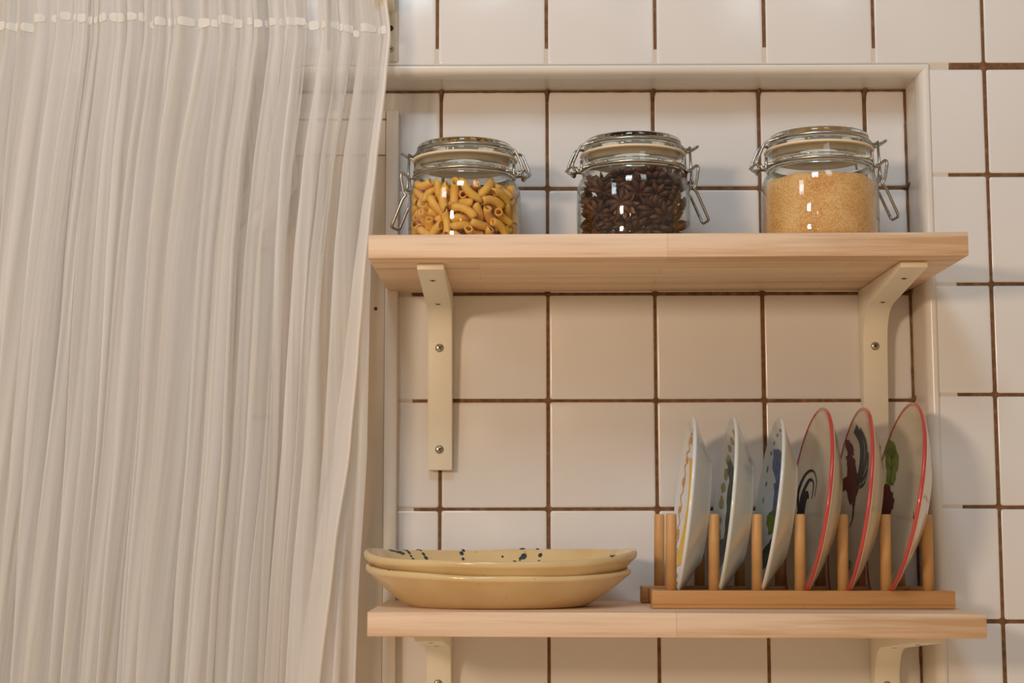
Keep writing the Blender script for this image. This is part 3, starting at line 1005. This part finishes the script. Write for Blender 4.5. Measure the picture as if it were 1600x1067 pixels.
D = math.radians
ink_dots(pt, st2, run(D(151), .955, D(143), .93, 7, .0016, .004, 1))
ink_dots(pt, st2, run(D(139), .985, D(139), .84, 7, .0016, .004, 2))
ink_dots(pt, st2, run(D(131), .985, D(130), .90, 4, .0020, .006, 3))
ink_dots(pt, st2, run(D(109), .985, D(112), .74, 9, .0017, .012, 4))
ink_dots(pt, st2, run(D(80), .99, D(78), .70, 9, .0022, .035, 5))
ink_dots(pt, st2, run(D(73), .96, D(66), .68, 7, .0018, .012, 6))
ink_dots(pt, st2, [(.90, D(90), .0010, 1.), (.86, D(55), .0011, 1.), (.76, D(52), .0020, 1.), (.80, D(53), .0014, 1.)])
ink_dots(pt, st2, [(.985, D(-84), .0016, .7), (.982, D(-82), .0012, .7), (.985, D(-36), .0022, .8), (.985, D(-34), .0012, .8)])
ink_dots(pb, sb, [(.982, D(-160), .0018, .7), (.985, D(-163), .0012, .7), (.985, D(-141), .0016, .7), (.984, D(-138), .0012, .7)])

# ------------------------------------------------------------------ plate rack
RX0, RX1 = .1040, .3560
rack = empty('plate_rack', (RX0, -.085, 0))
zr = ztop(LS, .23) + .0003
rack.location = ((RX0 + RX1) / 2, -.085, zr)
rack.rotation_euler = (0, .0042, .022)
tag(rack, 'bamboo plate rack with round upright dowels holding six plates', 'rack')
RL = (RX1 - RX0) / 2
FY, BY, RH = -.0465, .0465, .0148
box('rail', -RL, RL, FY - .0075, FY + .0075, 0, RH, M['bamboo'], rack, .0009)
box('rail', -RL, RL, BY - .0075, BY + .0075, 0, RH, M['bamboo'], rack, .0009)
for x in (-RL + .012, RL - .012):
    box('cross_bar', x - .006, x + .006, FY + .0076, BY - .0076, .0015, RH - .0015, M['bamboo'], rack, .0008)
DX = [.1205 + .0359 * k - (RX0 + RX1) / 2 for k in range(7)]
for yy in (FY, BY):
    for k, x in enumerate(DX):
        d = lathe('dowel', [(0, RH - .0004), (.0046, RH - .0004), (.0046, .0765), (.0041, .0776), (.0034, .0780), (0, .0780)], M['dowel'], rack, 20)
        d.location = (x, yy, 0)
        d.rotation_euler = (0, .010 * (1 if k < 6 else -.6), 0)

# ------------------------------------------------------------------ the six plates


def plate_profile(R, depth, kind):
    if kind == 'deep':
        p = [(0, .0020), (R * .50, .0020), (R * .52, .0), (R * .56, .0), (R * .60, .0030), (R * .985, depth - .0030), (R, depth - .0018), (R, depth - .0002), (R * .985, depth + .0008), (R * .955, depth - .0010), (R * .80, depth * .66), (R * .62, depth * .32), (R * .52, .0052), (0, .0045)]
    else:
        p = [(0, .0018), (R * .46, .0018), (R * .48, 0), (R * .52, 0), (R * .58, .0022), (R * .80, depth * .44), (R * .94, depth * .74), (R * .99, depth - .0034), (R, depth - .0022), (R * 1.0, depth - .0004), (R * .988, depth + .0006), (R * .955, depth * .94), (R * .80, depth * .60), (R * .62, depth * .36), (R * .40, .0046), (0, .0042)]
    return smooth_prof(p, 2)


def surf_of(prof, depth):
    top = [(r, z) for r, z in prof]
    k = max(range(len(top)), key=lambda i: top[i][1])
    inn = top[k:]

    def f(r):
        for (r0, z0), (r1, z1) in zip(inn, inn[1:]):
            if r1 <= r <= r0 and r0 > r1:
                return z1 + (z0 - z1) * (r - r1) / (r0 - r1)
        return inn[0][1] if r > inn[0][0] else inn[-1][1]
    return f


def blob(vs, fs, h, cu, cv, ru, rv, rot=0., off=.0003, wob=0., seed=0):
    c, s = math.cos(rot), math.sin(rot)
    k0 = len(vs)
    nr, n = 4, 20
    vs.append((cu, cv, h(math.hypot(cu, cv)) + off))
    for i in range(1, nr + 1):
        for k in range(n):
            t = 2 * PI * k / n
            w = 1 + wob * mnoise.noise(Vector((math.cos(t) * 2.2, math.sin(t) * 2.2, seed)))
            a, b = ru * i / nr * math.cos(t) * w, rv * i / nr * math.sin(t) * w
            u, v = cu + a * c - b * s, cv + a * s + b * c
            vs.append((u, v, h(math.hypot(u, v)) + off))
    for k in range(n):
        fs.append((k0, k0 + 1 + k, k0 + 1 + (k + 1) % n))
    for i in range(nr - 1):
        for k in range(n):
            a = k0 + 1 + i * n + k; b = k0 + 1 + i * n + (k + 1) % n
            fs.append((a, a + n, b + n, b))


def stroke(vs, fs, h, pts, w0, w1=None, off=.0004, sub=6):
    """brush stroke along (u, v) points, width w0 at the start, w1 at the end"""
    w1 = w0 if w1 is None else w1
    P = []
    Q = [Vector(p) for p in pts]
    for i in range(len(Q) - 1):
        p0, p1, p2, p3 = Q[max(i - 1, 0)], Q[i], Q[i + 1], Q[min(i + 2, len(Q) - 1)]
        for j in range(sub):
            t = j / sub
            P.append(.5 * ((2 * p1) + (p2 - p0) * t + (2 * p0 - 5 * p1 + 4 * p2 - p3) * t * t + (3 * p1 - p0 - 3 * p2 + p3) * t ** 3))
    P.append(Q[-1])
    m = len(P)
    k0 = len(vs)
    for i, p in enumerate(P):
        t = (P[min(i + 1, m - 1)] - P[max(i - 1, 0)]).normalized()
        nrm = Vector((-t.y, t.x))
        w = (w0 + (w1 - w0) * i / (m - 1)) / 2
        for q in (-1, -.33, .33, 1):
            e = p + nrm * w * q
            vs.append((e.x, e.y, h(min(e.length, 1)) + off))
    for i in range(m - 1):
        for q in range(3):
            a = k0 + i * 4 + q
            fs.append((a, a + 1, a + 5, a + 4))


INK = {
    'black': plain('black underglaze', (.020, .024, .022), .25),
    'red': plain('red underglaze', (.40, .035, .025), .25),
    'darkred': plain('dark red underglaze', (.13, .022, .016), .25),
    'rim': plain('red rim glaze', (.50, .062, .055), .18, coat=.4),
    'green': plain('leaf green underglaze', (.19, .24, .025), .25, var=.3, sc=120),
    'teal': plain('teal underglaze', (.06, .22, .19), .25),
    'blue': plain('cobalt underglaze', (.12, .17, .33), .25, var=.3, sc=110),
    'yellow': plain('yellow underglaze', (.74, .47, .03), .25),
    'orange': plain('orange underglaze', (.62, .30, .07), .25),
    'dkgreen': plain('dark green underglaze', (.05, .075, .05), .25, var=.4, sc=130),
    'olive': plain('olive underglaze', (.33, .30, .10), .25, var=.3, sc=110),
}
M['whiteware'] = plain('grey white porcelain', (.73, .76, .77), .14, coat=.4, var=.02, sc=20)
M['creamware'] = plain('cream porcelain', (.76, .66, .49), .16, coat=.4, var=.04, sc=24)
M['ringware'] = plain('green grey porcelain', (.68, .70, .66), .14, coat=.4, var=.03, sc=24)


def plate(R, depth, kind, mat, loc, lean, yaw, label, motifs, rim=None):
    prof = plate_profile(R, depth, kind)
    root = lathe('dinner_plate', prof, mat, None, 96)
    h = surf_of(prof, depth)
    u = Vector((0, -1, 0)); v = Vector((math.sin(lean), 0, math.cos(lean))); w = Vector((-math.cos(lean), 0, math.sin(lean)))
    R3 = Matrix((u, v, w)).transposed()
    Rz = Matrix.Rotation(yaw, 3, 'Z')
    root.matrix_world = Matrix.Translation(loc) @ (Rz @ R3).to_4x4()
    tag(root, label, 'plate', 'plates standing in the rack')
    if rim:
        # glaze band over the lip
        k = max(range(len(prof)), key=lambda i: prof[i][1])
        band = [(r, z) for r, z in prof if r > R * .962 and z > depth - .0032]
        vs, fs = lathe_data([(r + (.0002 if i < len(band) / 2 else 0), z + .0003) for i, (r, z) in enumerate(band)], 96)
        mesh('painted_rim', vs, fs, INK[rim], root)
    for nm, ink, fn in motifs:
        vs, fs = [], []
        fn(vs, fs, h)
        mesh(nm, vs, fs, INK[ink], root)
    return root


def ring_marks(r, a0, a1, n, ru, rv, seed, wob=.0):
    def f(vs, fs, h):
        rnd = random.Random(seed)
        for k in range(n):
            a = D(a0 + (a1 - a0) * k / max(1, n - 1)) + rnd.uniform(-.02, .02)
            rr = r + rnd.uniform(-.0012, .0012)
            blob(vs, fs, h, rr * math.cos(a), rr * math.sin(a), ru * rnd.uniform(.7, 1.25), rv * rnd.uniform(.7, 1.3), a, wob=.4, seed=k)
    return f


def arc(r, a0, a1, w, wave=0., nw=10, off=.0004, n=24):
    def f(vs, fs, h):
        pts = []
        for k in range(n + 1):
            a = D(a0 + (a1 - a0) * k / n)
            rr = r + wave * math.sin(nw * a)
            pts.append((rr * math.cos(a), rr * math.sin(a)))
        stroke(vs, fs, h, pts, w, w, off, 3)
    return f


def strokes(*lst):
    def f(vs, fs, h):
        for pts, w0, w1 in lst:
            stroke(vs, fs, h, pts, w0, w1)
    return f


def blobs(*lst):
    def f(vs, fs, h):
        for i, (a, b, c, d, e) in enumerate(lst):
            blob(vs, fs, h, a, b, c, d, e, wob=.5, seed=i * 3.1)
    return f


def spot(x):
    return zr + (x - rack.location.x) * math.tan(-.0042)


PY = -.0900
# plates: (x where the rim crosses the rail, lean)
RS, RB = .0808, .0850


def place(i, R, depth, kind, mat, xb, lean, yaw, label, motifs, rim=None):
    """xb: x of the rim plane at the height of its lowest point"""
    zb = zr - (xb - rack.location.x) * .0042 + .0022 + (.0028 if i == 5 else 0)
    # rim plane sits `depth` in front of the plate origin along w
    v = Vector((math.sin(lean), 0, math.cos(lean))); w = Vector((-math.cos(lean), 0, math.sin(lean)))
    c = Vector((xb, PY, zb)) + v * R - w * depth
    return plate(R, depth, kind, mat, c, lean, yaw, label, motifs, rim)


place(0, RS, .0205, 'deep', M['whiteware'], .1262, .118, -.020, 'white plate with a yellow band and orange garland inside',
      [('yellow_band', 'yellow', strokes(([(-.044, .046), (-.051, .026), (-.054, .004), (-.053, -.024), (-.046, -.050)], .006, .014))),
       ('garland', 'orange', arc(.0700, 95, 262, .0011, .0014, 30, n=96)),
       ('garland', 'orange', ring_marks(.0700, 100, 258, 9, .0020, .0040, 4))])
place(1, RS, .0215, 'deep', M['ringware'], .1612, .118, -.028, 'white plate with a dark green painting inside, second from the stacked platters',
      [('painted_picture', 'dkgreen', blobs((-.048, .000, .012, .034, 0), (-.046, .028, .010, .016, .2), (-.046, -.034, .011, .020, .1))),
       ('painted_flowers', 'olive', ring_marks(.068, 92, 235, 13, .0036, .0046, 8)),
       ('painted_flowers', 'orange', ring_marks(.069, 150, 215, 4, .0018, .0022, 9))])
place(2, RS, .0195, 'deep', M['ringware'], .1965, .150, -.035, 'white plate with teal dashes and a blue and green painting inside',
      [('painted_dashes', 'teal', ring_marks(.070, 96, 250, 13, .0011, .0034, 11)),
       ('painted_picture', 'blue', blobs((-.032, .034, .018, .022, .2), (-.040, .012, .014, .020, 0), (-.012, .022, .018, .026, 0))),
       ('painted_grass', 'green', blobs((-.046, -.008, .014, .011, 0), (-.030, -.014, .016, .010, .3))),
       ('painted_ground', 'dkgreen', blobs((-.034, -.036, .016, .014, .3), (-.020, -.014, .008, .020, .3)))])
place(3, RB, .0200, 'shallow', M['creamware'], .2306, .160, .015, 'cream red-rimmed plate with a black swirl, first of the red-rimmed three',
      [('painted_swirl', 'black', strokes(([(-.070, -.004), (-.074, .012), (-.065, .028), (-.051, .033), (-.042, .024), (-.044, .010)], .0035, .0010),
                                          ([(-.068, -.008), (-.068, .010), (-.058, .024), (-.049, .022), (-.050, .008)], .005, .0012),
                                          ([(-.066, -.018), (-.066, .000), (-.061, .012), (-.057, .008)], .014, .002)))], 'rim')
place(4, RB, .0200, 'shallow', M['creamware'], .2672, .152, -.020, 'cream red-rimmed plate painted with dark red and black plumes',
      [('painted_plume', 'black', strokes(([(-.044, .020), (-.034, .038), (-.028, .056), (-.034, .069)], .008, .013),
                                          ([(-.038, .026), (-.022, .040), (-.017, .056), (-.024, .068)], .006, .006),
                                          ([(-.036, .022), (-.018, .032), (-.011, .048)], .004, .003),
                                          ([(-.038, .018), (-.022, .022), (-.013, .034)], .003, .002))),
       ('painted_body', 'darkred', blobs((-.054, .052, .006, .008, .2), (-.056, .038, .008, .011, 0), (-.054, .020, .013, .018, .15), (-.070, .020, .005, .006, 0))),
       ('painted_tail', 'darkred', strokes(([(-.050, .004), (-.047, -.008), (-.050, -.018)], .005, .001),)),
       ('painted_flower', 'darkred', blobs((.012, -.040, .010, .012, 0), (.004, -.052, .008, .010, 0))),
       ('painted_leaf', 'green', blobs((-.026, -.056, .009, .010, .6),))], 'rim')
PY = -.0955
place(5, .0862, .0195, 'shallow', M['creamware'], .3012, .195, .000, 'cream red-rimmed plate with a green leaf, nearest the recess side',
      [('painted_leaf', 'green', blobs((-.061, .038, .010, .019, -.12), (-.063, .026, .008, .010, 0))),
       ('leaf_veins', 'dkgreen', strokes(([(-.064, .018), (-.062, .036), (-.059, .052)], .0012, .0008), ([(-.063, .030), (-.056, .038)], .001, .0006), ([(-.063, .030), (-.069, .038)], .001, .0006),
                                          ([(-.061, .040), (-.055, .046)], .001, .0006), ([(-.061, .040), (-.067, .046)], .001, .0006))),
       ('painted_flower', 'darkred', blobs((-.068, .006, .008, .012, 0), (-.060, .000, .007, .010, 0), (-.070, -.010, .008, .008, 0))),
       ('painted_stroke', 'black', strokes(([(.040, .046), (.040, .030), (.036, .014), (.028, -.002)], .009, .014),
                                           ([(.026, -.002), (.018, -.012), (.012, -.006)], .003, .001), ([(.040, .048), (.036, .058)], .003, .001))),
       ('painted_comb', 'red', blobs((.044, .034, .006, .010, 0),))], 'rim')

# ------------------------------------------------------------------ curtain
ZT, ZB = .505, -.40


def interp(tab, z):
    tab = sorted(tab)
    if z <= tab[0][0]: return tab[0][1]
    for (a, x), (b, y) in zip(tab, tab[1:]):
        if z <= b:
            t = (z - a) / (b - a); t = t * t * (3 - 2 * t) * .35 + t * .65
            return x + (y - x) * t
    return tab[-1][1]


RIGHT = [(.505, -.1262), (.4686, -.1228), (.4328, -.1188), (.3913, -.1222), (.3091, -.1308), (.2338, -.1352), (.170, -.1362), (.0631, -.1372), (-.0702, -.1439), (-.1396, -.1458), (-.40, -.153)]
CY = -.081


def cloth_point(u, z, off=0.):
    """u runs along the cloth from the left (0) to the right edge (1)"""
    drop = (.45 - z)
    xr = interp(RIGHT, z)
    xl = -.62 - .02 * drop
    n1 = mnoise.noise(Vector((u * 7.0, z * .9, 3.7)))
    n2 = mnoise.noise(Vector((u * 19.0, z * .7, 8.1)))
    ease = min(1., (1 - u) / .03)
    ph = 2 * PI * (u * 37 + 1.7 * n1)
    ph2 = 2 * PI * (u * 13.3 + 1.1 * n2) + 1.3
    gather = .55 + .45 * min(1., max(0., abs(z - .446) / .09))
    amp = (.0030 + .0024 * mnoise.noise(Vector((u * 11, z * .6, 1.2)))) * gather * ease
    x = xl + (xr - xl) * (u + .004 * mnoise.noise(Vector((u * 45, z * .5, 6.)))) - .055 * drop * (u * (1 - u)) * 2.4
    x += .0047 * gather * ease * math.sin(ph + .9) * (1 + .7 * n2) + .0040 * ease * math.sin(ph2 + .8)
    y = CY + amp * 1.5 * math.sin(ph) + .0042 * ease * math.sin(ph2) + off
    y += .0012 * ease * math.sin(2 * PI * (u * 83 + .8 * n2))
    y += .0006 * mnoise.noise(Vector((u * 90, z * 14, 2.)))
    if u > .97:
        y += -.002 * (u - .97) / .03
    return Vector((x, y, z))


cr_ = empty('curtain', (-.37, CY, ZT))
tag(cr_, 'sheer cream gathered net curtain hanging over the window', 'curtain')
NU, NZ = 1300, 84
vs, fs = [], []
O0 = Vector((-.37, CY, ZT))
zs = [ZT + (ZB - ZT) * k / NZ for k in range(NZ + 1)]
for z in zs:
    for i in range(NU + 1):
        vs.append(cloth_point(i / NU, z) - O0)
for k in range(NZ):
    for i in range(NU):
        a = k * (NU + 1) + i
        fs.append((a, a + 1, a + NU + 2, a + NU + 1))
set_uv(mesh('net', vs, fs, M['curtain'], cr_), [(i / NU, z) for z in zs for i in range(NU + 1)])
# a second ply of net hangs behind over most of the window
vs, fs = [], []
NU2, NZ2 = 900, 60
for k in range(NZ2 + 1):
    z = ZT - .006 + (ZB - ZT + .006) * k / NZ2
    xr = -.205 - .036 * min(1., max(0., (.30 - z) / .04)) + .012 * math.sin(z * 9) - .05 * (.45 - z)
    for i in range(NU2 + 1):
        u = i / NU2
        n1 = mnoise.noise(Vector((u * 9.0, z * .8, 23.7)))
        ph = 2 * PI * (u * 26 + 1.4 * n1)
        x = -.622 + (xr + .622) * u + .0048 * math.sin(ph + .8) + .003 * math.sin(ph * .43 + 1)
        y = CY + .0290 + .0055 * math.sin(ph) * .8 + .002 * math.sin(ph * 2.31)
        vs.append(Vector((x, y, z)) - O0)
for k in range(NZ2):
    for i in range(NU2):
        a = k * (NU2 + 1) + i
        fs.append((a, a + 1, a + NU2 + 2, a + NU2 + 1))
set_uv(mesh('back_net', vs, fs, M['backnet'], cr_), [(i / NU2, k / NZ2) for k in range(NZ2 + 1) for i in range(NU2 + 1)])
# gathering tape: a band across the folds, stepping a little from fold to fold
vs, fs = [], []
rnd = random.Random(12)
u = 0.0
while u < .998:
    wdt = rnd.uniform(.0075, .0125) if rnd.random() < .85 else rnd.uniform(.013, .018)
    keep = wdt * rnd.uniform(.68, .93)
    u1 = min(.999, u + keep)
    base = .4402 if u < .365 else (.4502 if u < .56 else (.4455 if u < .84 else .4455 - .0085 * min(1, (u - .84) / .10)))
    zc = base + .0016 * mnoise.noise(Vector((u * 24, 0, 0))) + rnd.uniform(-.0022, .0022)
    hh = rnd.uniform(.0032, .0043)
    n = 8
    k0 = len(vs)
    for i in range(n + 1):
        uu = u + (u1 - u) * i / n
        rd = (1 - abs(2 * i / n - 1) ** 4 * .45)
        for q in (-1, -.5, 0, .5, 1):
            vs.append(cloth_point(uu, zc + hh * q * rd, -.0011) - O0)
    for i in range(n):
        for q in range(4):
            a = k0 + i * 5 + q
            fs.append((a, a + 1, a + 6, a + 5))
    u = u + wdt
mesh('gathering_tape', vs, fs, M['tape'], cr_)
# hem: the folded edge runs down and away from the outer edge
HEM = [(.4686, -.1235), (.4328, -.1195), (.3913, -.1228), (.3091, -.1312), (.2650, -.1362), (.2050, -.1412), (.1430, -.1452), (.0631, -.1512), (-.0250, -.1635), (-.1396, -.1755), (-.40, -.206)]
vs, fs = [], []
n = 140
for k in range(n + 1):
    z = .49 + (-.395 - .49) * k / n
    x = interp(HEM, z)
    for dx, dy in ((-.0011, 0), (-.0004, -.0006), (.0004, -.0006), (.0011, 0)):
        vs.append(Vector((x + dx, CY - .0150 + dy, z)) - O0)
for k in range(n):
    for q in range(3):
        a = k * 4 + q
        fs.append((a, a + 1, a + 5, a + 4))
mesh('hem', vs, fs, M['hem'], cr_)
# flap of cloth folded back from the hem
vs, fs = [], []
n, m = 100, 14
for k in range(n + 1):
    z = .49 + (-.395 - .49) * k / n
    x = interp(HEM, z)
    for i in range(m + 1):
        t = i / m
        vs.append(Vector((x - .0001 - (.003 + .016 * min(1., max(0., (.42 - z) / .5))) * t, CY - .0146 + .0035 * math.sin(t * 2.6 + z * 3) + .006 * t, z)) - O0)
for k in range(n):
    for i in range(m):
        a = k * (m + 1) + i
        fs.append((a, a + 1, a + m + 2, a + m + 1))
mesh('edge_fold', vs, fs, M['curtain'], cr_)

# rod and its wall plate
br = empty('curtain_rod', (-.37, CY, .512))
tag(br, 'pale curtain rod with its screwed wall plate at the curtain corner', 'curtain rod')
vs, fs = tube_data([(-.62 + .37, 0, 0), (-.112 + .37, 0, 0)], .006, 16)
mesh('rod', vs, fs, M['grille'], br)
bm = bmesh.new()
add_box(bm, -.1375 + .37, -.1150 + .37, RECW - CY - .0022, RECW - CY - .0003, .4175 - .512, .545 - .512, .0006)
bmobj('wall_plate', bm, M['grille'], br, autos=35)
bm = bmesh.new()
add_box(bm, -.1345 + .37, -.1180 + .37, -.010, RECW - CY - .0020, .4640 - .512, .512 - .512 - .004, .0012)
bmobj('arm', bm, M['cream'], br, autos=35)
sq = screw('screw', br, (-.1218 + .37, RECW - CY - .0022, .4292 - .512), (PI / 2, 0, 0), .0030)
hl = lathe('screw_hole', [(0, .0002), (.0026, .0002), (.0030, -.0002), (0, -.0002)], M['recess'], br, 20)
hl.location = (-.1222 + .37, RECW - CY - .0023, .4490 - .512); hl.rotation_euler = (PI / 2, 0, 0)
